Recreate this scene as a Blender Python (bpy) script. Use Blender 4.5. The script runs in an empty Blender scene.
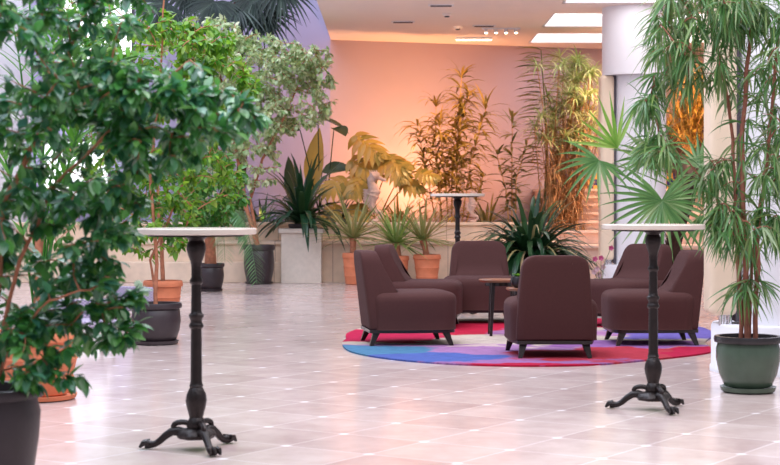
import bpy, bmesh, math, random
import numpy as np
from mathutils import Vector, Matrix
R = math.radians
C = bpy.context.scene.collection
SC = bpy.context.scene
rnd = random.Random(7)

# ------------------------------------------------------------ camera
F, HZ, CAMZ = 1625.0, 204.0, 1.22
cam = bpy.data.cameras.new('camera'); camo = bpy.data.objects.new('camera', cam); C.objects.link(camo)
camo.location = (0, 0, CAMZ); camo.rotation_euler = (R(90), 0, 0)
cam.sensor_width = 36; cam.lens = F / 780 * 36; cam.shift_y = -(232.5 - HZ) / 780
cam.clip_start = .1; cam.clip_end = 200
cam.dof.use_dof = True; cam.dof.focus_distance = 14.0; cam.dof.aperture_fstop = 5.0
SC.camera = camo
# ------------------------------------------------------------ world, light, exposure
w = bpy.data.worlds.new('world'); SC.world = w; w.use_nodes = True
bg = w.node_tree.nodes['Background']; bg.inputs[0].default_value = (0.86, 0.87, 1.0, 1); bg.inputs[1].default_value = .26
SC.view_settings.view_transform = 'Standard'; SC.view_settings.look = 'None'
SC.view_settings.gamma = 1; SC.view_settings.exposure = 0.66; SC.view_settings.use_curve_mapping = False

def area(name, loc, size, energy, col, rot=(0, 0, 0)):
    l = bpy.data.lights.new(name, 'AREA'); l.shape = 'RECTANGLE'; l.size, l.size_y = size; l.energy = energy; l.color = col
    o = bpy.data.objects.new(name, l); C.objects.link(o); o.location = loc; o.rotation_euler = rot; return o
def spot(name, loc, target, energy, col, ang=90, blend=.8, rad=.1):
    l = bpy.data.lights.new(name, 'SPOT'); l.energy = energy; l.color = col; l.spot_size = R(ang); l.spot_blend = blend; l.shadow_soft_size = rad
    o = bpy.data.objects.new(name, l); C.objects.link(o); o.location = loc
    o.rotation_euler = (Vector(target) - Vector(loc)).to_track_quat('-Z', 'Y').to_euler(); return o
area('skylight_daylight', (-4.0, 16.2, 8.6), (7, 20), 1250, (.76, .84, 1.0))
area('skylight_daylight_front', (3.0, 8.5, 8.2), (9, 12), 1000, (.96, .94, 1.0))
area('skylight_daylight_left', (-3.2, 4.5, 6.2), (4, 5), 200, (.68, .80, 1.0))
spot('planter_uplight', (1.0, 27.35, .98), (-.1, 28.3, 2.6), 310, (1, .46, .19), 135, 1, .10)
spot('planter_uplight', (2.2, 27.5, .98), (1.4, 28.9, 2.4), 90, (1, .42, .16), 105, 1, .10)
spot('planter_uplight', (-2.1, 26.6, 1.0), (-1.4, 27.9, 1.6), 30, (1, .5, .25), 100, 1, .12)
spot('warm_ceiling_lamp', (1.3, 25.2, 3.95), (.1, 27.6, 1.9), 230, (1, .55, .24), 90, 1, .12)
spot('warm_ceiling_lamp', (3.9, 25.0, 3.95), (3.9, 26.6, 1.0), 430, (1, .56, .32), 100, 1, .15)
spot('warm_ceiling_lamp', (5.2, 26.5, 3.9), (5.3, 28.4, 2.6), 330, (1, .50, .14), 100, 1, .1)

# ------------------------------------------------------------ helpers
def px(x, y, D):
    return Vector(((x - 390) * D / F, D, CAMZ - (y - HZ) * D / F))
def ground(x, y):
    D = F * CAMZ / (y - HZ); return Vector(((x - 390) * D / F, D, 0))

class MB:
    def __init__(s): s.v = []; s.f = []
    def box(s, c, d, rz=0):
        n = len(s.v); cx, cy, cz = c; a, b, h = d[0]/2, d[1]/2, d[2]/2; co, si = math.cos(rz), math.sin(rz)
        for z in (-h, h):
            for x, y in ((-a, -b), (a, -b), (a, b), (-a, b)):
                s.v.append((cx + x*co - y*si, cy + x*si + y*co, cz + z))
        s.f += [(n, n+3, n+2, n+1), (n+4, n+5, n+6, n+7)] + [(n+i, n+(i+1) % 4, n+4+(i+1) % 4, n+4+i) for i in range(4)]
        return s
    def tube(s, pts, rad, seg=8, cap=True, sx=1.0):
        pts = [Vector(p) for p in pts]; k = len(pts)
        if not hasattr(rad, '__len__'): rad = [rad]*k
        n = len(s.v); prev = None
        for i, p in enumerate(pts):
            t = (pts[min(i+1, k-1)] - pts[max(i-1, 0)])
            t = t.normalized() if t.length > 1e-9 else Vector((0, 0, 1))
            if prev is None: u = t.orthogonal().normalized()
            else:
                u = prev - t*prev.dot(t); u = u.normalized() if u.length > 1e-6 else t.orthogonal().normalized()
            prev = u; q = t.cross(u)
            for j in range(seg):
                a = 2*math.pi*j/seg; s.v.append(tuple(p + (u*math.cos(a)*sx + q*math.sin(a))*rad[i]))
        for i in range(k-1):
            for j in range(seg):
                s.f.append((n+i*seg+j, n+i*seg+(j+1) % seg, n+(i+1)*seg+(j+1) % seg, n+(i+1)*seg+j))
        if cap:
            s.f.append(tuple(n+j for j in range(seg))[::-1]); s.f.append(tuple(n+(k-1)*seg+j for j in range(seg)))
        return s
    def lathe(s, prof, seg=32, c=(0, 0, 0), ribs=0, rd=0):
        n = len(s.v)
        for r, z in prof:
            for j in range(seg):
                a = 2*math.pi*j/seg; rr = r*(1 + (rd*math.cos(ribs*a) if ribs else 0))
                s.v.append((c[0]+rr*math.cos(a), c[1]+rr*math.sin(a), c[2]+z))
        k = len(prof)
        for i in range(k-1):
            for j in range(seg):
                s.f.append((n+i*seg+j, n+i*seg+(j+1) % seg, n+(i+1)*seg+(j+1) % seg, n+(i+1)*seg+j))
        s.f.append(tuple(n+j for j in range(seg))[::-1]); s.f.append(tuple(n+(k-1)*seg+j for j in range(seg)))
        return s
    def prism(s, poly, z0, z1):
        n = len(s.v); k = len(poly)
        s.v += [(x, y, z0) for x, y in poly] + [(x, y, z1) for x, y in poly]
        s.f += [tuple(range(n+k-1, n-1, -1)), tuple(range(n+k, n+2*k))] + [(n+i, n+(i+1) % k, n+k+(i+1) % k, n+k+i) for i in range(k)]
        return s
    def leaf(s, p, d, L, ws, droop=0, fold=.2, roll=0, up=(0, 0, 1)):
        """one leaf blade: ws = widths at evenly spaced stations (0 makes a point)"""
        p = Vector(p); d = Vector(d).normalized(); k = len(ws)-1; st = L/k
        rows = []
        up = Vector(up)
        sd = d.cross(up)
        if sd.length < 1e-3: sd = d.orthogonal()
        sd.normalize()
        if roll: sd = Matrix.Rotation(roll, 3, d) @ sd
        for i, wd in enumerate(ws):
            nrm = sd.cross(d)
            if wd == 0:
                rows.append((len(s.v),)); s.v.append(tuple(p))
            else:
                h = wd/2; n = len(s.v)
                lift = nrm*(h*fold)
                s.v += [tuple(p - sd*h + lift), tuple(p), tuple(p + sd*h + lift)]; rows.append((n, n+1, n+2))
            p = p + d*st
            d = (d + Vector((0, 0, -droop/k))).normalized()
        for a, b in zip(rows, rows[1:]):
            if len(a) == 3 and len(b) == 3: s.f += [(a[0], a[1], b[1], b[0]), (a[1], a[2], b[2], b[1])]
            elif len(a) == 1 and len(b) == 3: s.f += [(a[0], b[1], b[0]), (a[0], b[2], b[1])]
            elif len(a) == 3: s.f += [(a[0], a[1], b[0]), (a[1], a[2], b[0])]
        return s
    def build(s, name, mat, parent=None, smooth=True, bevel=0, bseg=3, sub=0):
        me = bpy.data.meshes.new(name); me.from_pydata(s.v, [], s.f)
        if smooth: me.shade_smooth()
        me.materials.append(mat)
        o = bpy.data.objects.new(name, me); C.objects.link(o)
        if parent: o.parent = parent
        if bevel:
            b = o.modifiers.new('bevel', 'BEVEL'); b.width = bevel; b.segments = bseg; b.limit_method = 'ANGLE'; b.angle_limit = R(40)
            b.harden_normals = False
        if sub:
            b = o.modifiers.new('sub', 'SUBSURF'); b.levels = sub; b.render_levels = sub
        if smooth and not sub:
            try:
                me.set_sharp_from_angle(angle=R(42))
            except Exception: pass
        return o

def tag(o, label=None, cat=None, group=None, kind=None):
    if label: o['label'] = label
    if cat: o['category'] = cat
    if group: o['group'] = group
    if kind: o['kind'] = kind
    return o
def thing(name, label, cat, loc=(0, 0, 0), rz=0, group=None):
    o = bpy.data.objects.new(name, None); C.objects.link(o); o.location = loc; o.rotation_euler = (0, 0, rz)
    o.empty_display_size = .1
    return tag(o, label, cat, group)
def struct(name, mb, mat, **k):
    o = mb.build(name, mat, **k); o['kind'] = 'structure'; return o
def copy_tree(o, parent=None):
    c = o.copy(); C.objects.link(c); c.parent = parent
    for ch in [x for x in bpy.data.objects if x.parent == o]: copy_tree(ch, c)
    return c

# ------------------------------------------------------------ materials
def nodes(name):
    m = bpy.data.materials.new(name); m.use_nodes = True; nt = m.node_tree
    return m, nt, nt.nodes['Principled BSDF']
def c4(c): return (*c, 1)
def S(r, g, b):
    f = lambda u: ((u/255+.055)/1.055)**2.4 if u > 10 else u/255/12.92
    return (f(r), f(g), f(b))
def mat(name, col, rough=.6, metal=0, var=.12, scale=6, bump=0, bscale=40, spec=.5, col2=None, coat=0):
    m, nt, b = nodes(name)
    tc = nt.nodes.new('ShaderNodeTexCoord')
    n = nt.nodes.new('ShaderNodeTexNoise'); n.inputs['Scale'].default_value = scale; n.inputs['Detail'].default_value = 5
    nt.links.new(tc.outputs['Object'], n.inputs['Vector'])
    r = nt.nodes.new('ShaderNodeValToRGB'); nt.links.new(n.outputs['Fac'], r.inputs[0])
    r.color_ramp.elements[0].position = .3; r.color_ramp.elements[1].position = .7
    r.color_ramp.elements[0].color = c4([x*(1-var) for x in col]); r.color_ramp.elements[1].color = c4(col2 or [min(1, x*(1+var)) for x in col])
    nt.links.new(r.outputs[0], b.inputs['Base Color'])
    b.inputs['Roughness'].default_value = rough; b.inputs['Metallic'].default_value = metal
    b.inputs['Specular IOR Level'].default_value = spec; b.inputs['Coat Weight'].default_value = coat
    if bump:
        n2 = nt.nodes.new('ShaderNodeTexNoise'); n2.inputs['Scale'].default_value = bscale; n2.inputs['Detail'].default_value = 4
        nt.links.new(tc.outputs['Object'], n2.inputs['Vector'])
        bp = nt.nodes.new('ShaderNodeBump'); bp.inputs['Strength'].default_value = bump; bp.inputs['Distance'].default_value = .01
        nt.links.new(n2.outputs['Fac'], bp.inputs['Height']); nt.links.new(bp.outputs[0], b.inputs['Normal'])
    return m
def leafmat(name, cols, rough=.4, trans=.3, tcol=None):
    m, nt, b = nodes(name)
    g = nt.nodes.new('ShaderNodeNewGeometry')
    r = nt.nodes.new('ShaderNodeValToRGB'); nt.links.new(g.outputs['Random Per Island'], r.inputs[0])
    e = r.color_ramp.elements
    e[0].color = c4(cols[0]); e[0].position = 0; e[1].color = c4(cols[-1]); e[1].position = 1
    for i, c in enumerate(cols[1:-1]): x = e.new((i+1)/(len(cols)-1)); x.color = c4(c)
    nt.links.new(r.outputs[0], b.inputs['Base Color']); b.inputs['Roughness'].default_value = rough
    t = nt.nodes.new('ShaderNodeBsdfTranslucent')
    mx = nt.nodes.new('ShaderNodeMixRGB'); mx.blend_type = 'MULTIPLY'; mx.inputs[0].default_value = .6; mx.inputs[2].default_value = c4(tcol or (1, 1, .4))
    nt.links.new(r.outputs[0], mx.inputs[1])
    ga = nt.nodes.new('ShaderNodeGamma'); ga.inputs[1].default_value = .75; nt.links.new(mx.outputs[0], ga.inputs[0]); nt.links.new(ga.outputs[0], t.inputs[0])
    ms = nt.nodes.new('ShaderNodeMixShader'); ms.inputs[0].default_value = trans
    nt.links.new(b.outputs[0], ms.inputs[1]); nt.links.new(t.outputs[0], ms.inputs[2])
    nt.links.new(ms.outputs[0], nt.nodes['Material Output'].inputs[0])
    return m
def emis(name, col, s):
    m, nt, b = nodes(name); b.inputs['Base Color'].default_value = c4(col)
    b.inputs['Emission Color'].default_value = c4(col); b.inputs['Emission Strength'].default_value = s; return m

M = {}
M['fabric'] = mat('mauve_brown_upholstery', S(68, 38, 36), .85, var=.06, scale=60, bump=.25, bscale=500, spec=.25)
M['fabric'].node_tree.nodes['Principled BSDF'].inputs['Sheen Weight'].default_value = .07
M['fabric'].node_tree.nodes['Principled BSDF'].inputs['Sheen Roughness'].default_value = .4
M['fabric'].node_tree.nodes['Principled BSDF'].inputs['Sheen Tint'].default_value = c4(S(190, 140, 140))
M['darkwood'] = mat('dark_stained_wood', S(34, 24, 24), .25, var=.2, scale=12)
M['walnut'] = mat('walnut_wood', S(122, 76, 54), .3, var=.2, scale=9)
M['iron'] = mat('cast_iron', S(36, 27, 26), .36, metal=.4, var=.25, scale=25, bump=.3, bscale=90)
M['marble'] = mat('white_marble_top', S(206, 192, 180), .18, var=.05, scale=8)
M['marble_rim'] = mat('stone_edge', S(200, 178, 160), .35, var=.1, scale=20)
M['cream_stone'] = None
M['white'] = mat('white_plaster', S(228, 226, 232), .6, var=.01)
M['ceil'] = mat('ceiling_plaster', S(240, 224, 218), .8, var=.01)
M['wallp'] = mat('painted_plaster_wall', S(176, 156, 168), .85, var=.02, scale=1)
M['walll'] = mat('daylit_plaster_wall', S(166, 158, 192), .85, var=.02, scale=1)  # back wall plaster with the cool daylight's lilac put into its colour
M['creampaint'] = mat('cream_lacquer', S(226, 204, 180), .4, var=.02)
M['chrome'] = mat('chrome', (.75, .75, .78), .15, metal=1, var=.02)
M['dark'] = mat('dark_joint', S(70, 62, 72), .6)
M['terracotta'] = mat('terracotta', S(206, 120, 84), .75, var=.12, scale=8, bump=.15)
M['darkpot'] = mat('dark_glazed_pot', S(52, 42, 46), .42, var=.15, scale=8, bump=.1)
M['greenpot'] = mat('green_glazed_pot', S(72, 88, 74), .25, var=.12, scale=9, bump=.08)
M['potrim'] = mat('dark_glaze_rim', S(44, 40, 42), .25, var=.12)
M['soil'] = mat('soil', S(60, 44, 36), .95, var=.4, scale=60, bump=.8, bscale=80)
M['bark'] = mat('tan_bark', S(176, 112, 84), .8, var=.25, scale=30, bump=.5, bscale=60)
M['barkred'] = mat('reddish_bark', S(150, 92, 74), .7, var=.2, scale=30, bump=.3)
M['barkdark'] = mat('dark_bark', S(70, 44, 36), .9, var=.4, scale=40, bump=.9, bscale=60)
M['cane'] = mat('straw_cane', S(210, 160, 100), .6, var=.2, scale=20)
M['greenstem'] = mat('green_stem', S(96, 110, 60), .6, var=.2, scale=20)
M['seahorse'] = mat('pink_sandstone', S(206, 176, 166), .8, var=.15, scale=20, bump=.6, bscale=60)
M['plinth'] = mat('pale_plinth_stone', S(216, 202, 190), .6, var=.06, scale=14, bump=.1)
M['ficus_front'] = leafmat('dark_ficus_leaf', [S(30, 90, 62), S(52, 122, 56), S(78, 146, 60), S(60, 124, 110), S(104, 162, 70)], .30, .32)  # blue-green tones put some of the skylight sheen into the leaf colour
M['ficus_front'].node_tree.nodes['Principled BSDF'].inputs['Specular IOR Level'].default_value = 1.0
M['ficus_lime'] = leafmat('lime_ficus_leaf', [S(46, 104, 24), S(90, 146, 30), S(128, 172, 40), S(60, 120, 40), S(150, 180, 70)], .38, .4)
M['ficus_mid'] = leafmat('mid_ficus_leaf', [S(40, 96, 34), S(70, 126, 40), S(60, 116, 50), S(110, 150, 60)], .4, .35)
M['ficus_var'] = leafmat('variegated_ficus_leaf', [S(176, 200, 150), S(210, 222, 186), S(116, 160, 92), S(226, 228, 196), S(170, 190, 116)], .45, .35)
M['strap'] = leafmat('dark_strap_leaf', [S(24, 56, 32), S(34, 72, 40), S(30, 60, 44), S(58, 88, 44)], .28, .12)
M['strapvar'] = leafmat('cream_edged_strap_leaf', [S(180, 160, 110), S(90, 100, 50), S(210, 180, 140), S(110, 110, 60)], .4, .2)
M['spiky'] = leafmat('grey_green_spiky_leaf', [S(130, 130, 80), S(176, 164, 110), S(104, 122, 66), S(200, 170, 120)], .45, .2)
M['spiky2'] = leafmat('fresh_green_spiky_leaf', [S(100, 136, 60), S(150, 170, 90), S(90, 126, 60), S(170, 180, 110)], .45, .25)
M['fan'] = leafmat('fan_palm_leaf', [S(66, 110, 56), S(96, 134, 76), S(76, 122, 58), S(140, 160, 112)], .35, .3)
M['fanlime'] = leafmat('bright_fan_palm_leaf', [S(96, 150, 50), S(140, 176, 80), S(110, 160, 60)], .35, .35)
M['podo'] = leafmat('long_narrow_leaf', [S(60, 104, 56), S(84, 130, 70), S(70, 118, 56), S(120, 146, 80), S(136, 156, 118)], .34, .25)
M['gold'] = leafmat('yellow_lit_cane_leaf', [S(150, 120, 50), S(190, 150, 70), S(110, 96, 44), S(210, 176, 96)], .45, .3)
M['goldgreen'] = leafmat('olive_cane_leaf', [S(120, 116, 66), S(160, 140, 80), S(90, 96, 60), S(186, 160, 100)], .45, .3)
M['monstera'] = leafmat('monstera_leaf', [S(160, 136, 60), S(196, 156, 76), S(120, 112, 50), S(180, 140, 70)], .3, .15)  # gold of the warm lamp light put into the leaf colours
M['paddle'] = leafmat('paddle_leaf', [S(40, 64, 44), S(70, 84, 50), S(30, 50, 44)], .35, .3)
M['reed'] = leafmat('reed_leaf', [S(190, 200, 130), S(140, 170, 100), S(226, 226, 180), S(160, 170, 100)], .45, .3)
M['reeddry'] = leafmat('dry_reed_stalk', [S(200, 140, 90), S(170, 120, 70), S(220, 170, 120), S(140, 110, 60)], .55, .2)
M['darkpalm'] = leafmat('dark_palm_leaf', [S(22, 34, 34), S(40, 56, 50), S(30, 44, 40), S(70, 86, 76)], .4, .1)
M['phoenix'] = leafmat('date_palm_leaflet', [S(70, 116, 70), S(110, 150, 100), S(60, 104, 60)], .4, .25)
M['kentia'] = leafmat('kentia_leaf', [S(50, 120, 40), S(84, 150, 44), S(40, 100, 40)], .35, .35)
M['pink'] = leafmat('pink_petal', [S(170, 50, 110), S(200, 90, 140)], .5, .3)
M['petal'] = leafmat('white_speckled_petal', [S(230, 210, 220), S(180, 130, 150)], .5, .3)
M['light'] = emis('luminous_panel', (1, .97, .98), 2.2)
M['lampglow'] = emis('warm_lamp_glow', (1, .78, .5), 5)
M['window'] = emis('daylit_window_glass', (.93, .95, 1), 1.2)
M['gold_lamp'] = emis('golden_lamp', (1, .62, .2), 4)

def stone(name, c, scale=1.6, grout=S(170, 140, 124), rough=.45):
    m, nt, b = nodes(name)
    tc = nt.nodes.new('ShaderNodeTexCoord'); br = nt.nodes.new('ShaderNodeTexNoise'); br.inputs['Scale'].default_value = 5; br.inputs['Detail'].default_value = 8
    nt.links.new(tc.outputs['Object'], br.inputs['Vector'])
    r = nt.nodes.new('ShaderNodeValToRGB'); r.color_ramp.elements[0].position = .3; r.color_ramp.elements[1].position = .7
    r.color_ramp.elements[0].color = c4([x*.86 for x in c]); r.color_ramp.elements[1].color = c4([min(1, x*1.08) for x in c])
    nt.links.new(br.outputs['Fac'], r.inputs[0])
    # vertical slab joints every 0.9 m along x
    sx = nt.nodes.new('ShaderNodeSeparateXYZ'); nt.links.new(tc.outputs['Object'], sx.inputs[0])
    mo = nt.nodes.new('ShaderNodeMath'); mo.operation = 'MODULO'; ad = nt.nodes.new('ShaderNodeMath'); ad.operation = 'ADD'; ad.inputs[1].default_value = 90
    nt.links.new(sx.outputs[0], ad.inputs[0]); nt.links.new(ad.outputs[0], mo.inputs[0]); mo.inputs[1].default_value = .9
    lt = nt.nodes.new('ShaderNodeMath'); lt.operation = 'LESS_THAN'; lt.inputs[1].default_value = .012; nt.links.new(mo.outputs[0], lt.inputs[0])
    mx = nt.nodes.new('ShaderNodeMixRGB'); mx.inputs[2].default_value = c4(grout); nt.links.new(lt.outputs[0], mx.inputs[0]); nt.links.new(r.outputs[0], mx.inputs[1])
    nt.links.new(mx.outputs[0], b.inputs['Base Color']); b.inputs['Roughness'].default_value = rough
    return m
M['cream_stone'] = stone('cream_marble_ledge', S(226, 200, 176))
M['step_stone'] = stone('pale_step_marble', S(228, 200, 184))

def floormat():
    m, nt, b = nodes('polished_marble_tiles'); N = nt.nodes.new; L = nt.links.new
    g = N('ShaderNodeTexCoord'); mp = N('ShaderNodeMapping'); mp.vector_type = 'TEXTURE'
    s = .504; mp.inputs['Location'].default_value = (-.813, 13.232, 0); mp.inputs['Rotation'].default_value = (0, 0, -.586); mp.inputs['Scale'].default_value = (s, s, s)
    L(g.outputs['Object'], mp.inputs[0])
    fr = N('ShaderNodeVectorMath'); fr.operation = 'FRACTION'; L(mp.outputs[0], fr.inputs[0])
    fl = N('ShaderNodeVectorMath'); fl.operation = 'FLOOR'; L(mp.outputs[0], fl.inputs[0])
    sp = N('ShaderNodeSeparateXYZ'); L(fr.outputs[0], sp.inputs[0])
    def edge(o):
        a = N('ShaderNodeMath'); a.operation = 'SUBTRACT'; a.inputs[1].default_value = .5; L(o, a.inputs[0])
        c = N('ShaderNodeMath'); c.operation = 'ABSOLUTE'; L(a.outputs[0], c.inputs[0]); return c.outputs[0]
    ex, ey = edge(sp.outputs[0]), edge(sp.outputs[1])
    mxn = N('ShaderNodeMath'); mxn.operation = 'MAXIMUM'; L(ex, mxn.inputs[0]); L(ey, mxn.inputs[1])
    gr = N('ShaderNodeMapRange'); gr.inputs['From Min'].default_value = .486; gr.inputs['From Max'].default_value = .50; gr.inputs['To Max'].default_value = .55; L(mxn.outputs[0], gr.inputs[0])
    mul = N('ShaderNodeMath'); mul.operation = 'ADD'; L(ex, mul.inputs[0]); L(ey, mul.inputs[1])
    cr = N('ShaderNodeMapRange'); cr.inputs['From Min'].default_value = .91; cr.inputs['From Max'].default_value = .97; L(mul.outputs[0], cr.inputs[0])
    mo = N('ShaderNodeMath'); mo.operation = 'MAXIMUM'; L(gr.outputs[0], mo.inputs[0]); L(cr.outputs[0], mo.inputs[1])
    wn = N('ShaderNodeTexWhiteNoise'); wn.noise_dimensions = '2D'; L(fl.outputs[0], wn.inputs['Vector'])
    n = N('ShaderNodeTexNoise'); n.inputs['Scale'].default_value = 3.5; n.inputs['Detail'].default_value = 9; n.inputs['Roughness'].default_value = .65; L(g.outputs['Object'], n.inputs['Vector'])
    mixv = N('ShaderNodeMath'); mixv.operation = 'MULTIPLY_ADD'; mixv.inputs[1].default_value = .22; L(wn.outputs[0], mixv.inputs[0]); L(n.outputs['Fac'], mixv.inputs[2])
    r = N('ShaderNodeValToRGB'); e = r.color_ramp.elements; e[0].position = .3; e[0].color = c4(S(174, 150, 146)); e[1].position = .85; e[1].color = c4(S(206, 188, 182))
    L(mixv.outputs[0], r.inputs[0])
    mx = N('ShaderNodeMixRGB'); L(mo.outputs[0], mx.inputs[0]); L(r.outputs[0], mx.inputs[1]); mx.inputs[2].default_value = c4(S(246, 238, 238))
    L(mx.outputs[0], b.inputs['Base Color'])
    b.inputs['Roughness'].default_value = .17; b.inputs['Specular IOR Level'].default_value = .6
    nb = N('ShaderNodeTexNoise'); nb.inputs['Scale'].default_value = 2.2; L(g.outputs['Object'], nb.inputs['Vector'])
    bp = N('ShaderNodeBump'); bp.inputs['Strength'].default_value = .03; bp.inputs['Distance'].default_value = .02; L(nb.outputs['Fac'], bp.inputs['Height']); L(bp.outputs[0], b.inputs['Normal'])
    return m
M['floor'] = floormat()

def rugmat():
    m, nt, b = nodes('abstract_wool_rug'); N = nt.nodes.new; L = nt.links.new
    g = N('ShaderNodeTexCoord')
    n = N('ShaderNodeTexNoise'); n.inputs['Scale'].default_value = 1.9; n.inputs['Detail'].default_value = 7; L(g.outputs['Object'], n.inputs['Vector'])
    sub = N('ShaderNodeVectorMath'); sub.operation = 'SUBTRACT'; sub.inputs[1].default_value = (.5, .5, .5); L(n.outputs['Color'], sub.inputs[0])
    sc = N('ShaderNodeVectorMath'); sc.operation = 'SCALE'; sc.inputs['Scale'].default_value = 1.3; L(sub.outputs[0], sc.inputs[0])
    ad = N('ShaderNodeVectorMath'); ad.operation = 'ADD'; L(g.outputs['Object'], ad.inputs[0]); L(sc.outputs[0], ad.inputs[1])
    cur = None
    base = S(216, 196, 180)
    blobs = [  # ground x, y, rx, ry, colour
        (1.15, 12.8, 2.2, .95, S(160, 112, 166)),
        (.35, 13.5, 1.3, .55, S(176, 128, 178)),
        (-.25, 13.15, .75, .75, S(84, 132, 168)),
        (.30, 12.75, .55, .42, S(86, 104, 176)),
        (-.3, 14.9, .85, .75, S(206, 40, 84)),
        (1.95, 13.1, 1.15, .6, S(190, 62, 78)),
        (1.75, 12.2, 1.3, .22, S(186, 30, 66)),
        (2.6, 13.0, .45, .8, S(192, 36, 74)),
        (2.0, 14.0, .8, .35, S(160, 108, 172)),
        (.85, 15.9, .7, .9, S(208, 36, 70)),
        (2.1, 16.6, .5, .7, S(208, 40, 80)),
        (2.7, 15.2, .7, .8, S(126, 110, 190)),
        (1.0, 14.3, .7, .35, S(216, 196, 184)),
        (.8, 13.75, .3, .12, S(220, 190, 190)),
        (1.5, 15.3, .6, .5, S(186, 130, 176)),
    ]
    for cx, cy, rx, ry, col in blobs:
        mp = N('ShaderNodeMapping'); mp.vector_type = 'TEXTURE'; mp.inputs['Location'].default_value = (cx, cy, 0); mp.inputs['Scale'].default_value = (rx, ry, 100); L(ad.outputs[0], mp.inputs[0])
        ln = N('ShaderNodeVectorMath'); ln.operation = 'LENGTH'; L(mp.outputs[0], ln.inputs[0])
        mr = N('ShaderNodeMapRange'); mr.inputs['From Min'].default_value = 1.05; mr.inputs['From Max'].default_value = .9; L(ln.outputs['Value'], mr.inputs[0])
        mx = N('ShaderNodeMixRGB'); L(mr.outputs[0], mx.inputs[0]); mx.inputs[2].default_value = c4(col)
        if cur is None: mx.inputs[1].default_value = c4(base)
        else: L(cur, mx.inputs[1])
        cur = mx.outputs[0]
    st = N('ShaderNodeMapping'); st.inputs['Scale'].default_value = (2, 14, 1); L(g.outputs['Object'], st.inputs[0])
    n2 = N('ShaderNodeTexNoise'); n2.inputs['Scale'].default_value = 4; n2.inputs['Detail'].default_value = 9; n2.inputs['Roughness'].default_value = .7; L(st.outputs[0], n2.inputs['Vector'])
    r2 = N('ShaderNodeMapRange'); r2.inputs['From Min'].default_value = .35; r2.inputs['From Max'].default_value = .65; r2.inputs['To Min'].default_value = .78; r2.inputs['To Max'].default_value = 1.12; L(n2.outputs['Fac'], r2.inputs[0])
    ml = N('ShaderNodeVectorMath'); ml.operation = 'SCALE'; L(cur, ml.inputs[0]); r2.inputs['To Min'].default_value = .42; r2.inputs['To Max'].default_value = .85; L(r2.outputs[0], ml.inputs['Scale'])
    L(ml.outputs[0], b.inputs['Base Color']); b.inputs['Roughness'].default_value = .95; b.inputs['Specular IOR Level'].default_value = .1
    return m
M['rug'] = rugmat()

# ------------------------------------------------------------ structure
struct('floor', MB().box((2, 15, -.05), (26, 34, .1)), M['floor'], smooth=False)
ZC = 4.05
WL = Vector((-1.03, 28.0)); WR = Vector((9.5, 31.6))     # the long warm wall, turned a little
def wallbox(a, b, z0, z1, th=.2):
    a, b = Vector(a), Vector(b); d = b-a; n = Vector((-d.y, d.x)).normalized()*th
    return MB().prism([tuple(a), tuple(b), tuple(b+n), tuple(a+n)], z0, z1)
struct('wall_back', wallbox(WL, WR, 0, ZC+.02), M['wallp'], smooth=False)
struct('wall_back_left', wallbox((-7.2, 26.9), WL, 0, 9), M['walll'], smooth=False)
struct('wall_left', wallbox((-6.0, 14), (-6.0, 27.2), 0, 9), M['white'], smooth=False)
struct('wall_right', wallbox((9.4, 31.7), (9.4, 20), 0, ZC), M['wallp'], smooth=False)
# ceiling with openings for the three luminous panels
xs0, xs1 = -1.02, 9.6
strips = [(20.6, 21.3), (22.95, 24.2), (26.0, 27.0), (28.6, 31.9)]
cb = MB()
for a, b_ in strips: cb.box(((xs0+xs1)/2, (a+b_)/2, ZC+.15), (xs1-xs0, b_-a, .3))
for a, b_ in ((21.3, 22.95), (24.2, 26.0), (27.0, 28.6)):
    cb.box(((xs0+2.42)/2, (a+b_)/2, ZC+.15), (2.42-xs0, b_-a, .3)); cb.box(((5.6+xs1)/2, (a+b_)/2, ZC+.15), (xs1-5.6, b_-a, .3))
struct('ceiling', cb, M['ceil'], smooth=False)
for i, (a, b_, lb) in enumerate(((21.3, 22.95, 'bright square ceiling light panel nearest the camera, beside the round column top'), (24.2, 26.0, 'middle one of the three bright ceiling light panels'), (27.0, 28.6, 'bright ceiling light panel farthest back, against the warm wall'))):
    t = thing('ceiling_light_panel', lb, 'ceiling light', ((2.42+5.6)/2, (a+b_)/2, ZC), 0, 'luminous ceiling panels')
    MB().box((0, 0, .2), (3.14, b_-a-.02, .04)).build('diffuser', M['light'], t, smooth=False)
    fr = MB()
    for sy in (-1, 1): fr.box((0, sy*((b_-a)/2-.03), .09), (3.14, .03, .16))
    for sx_ in (-1, 1): fr.box((sx_*1.56, 0, .09), (.03, b_-a-.09, .16))
    fr.build('frame', M['white'], t, smooth=False)

# planter and ledges in front of the back wall
struct('trim_1', MB().box((-1.7, 25.75, .3), (8.6, .7, .6)), M['cream_stone'], smooth=False)
struct('trim_2', MB().box((-1.7, 25.73, .615), (8.7, .78, .05)), M['cream_stone'], smooth=False, bevel=.01)
struct('trim_3', MB().box((-1.7, 26.3, .44), (8.6, .42, .88)), M['cream_stone'], smooth=False)
struct('trim_4', MB().box((-1.7, 26.28, .90), (8.7, .5, .05)), M['cream_stone'], smooth=False, bevel=.01)
struct('trim_5', MB().prism([(-6.0, 26.5), (2.6, 26.5), (2.6, 29.2), (-1, 27.98), (-6.0, 26.98)], 0, .86), M['soil'], smooth=False)
# low bench ledge at the left, behind the dark pots
struct('trim_6', MB().box((-3.75, 25.3, .16), (4.3, .25, .32)), M['cream_stone'], smooth=False, bevel=.01)
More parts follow.
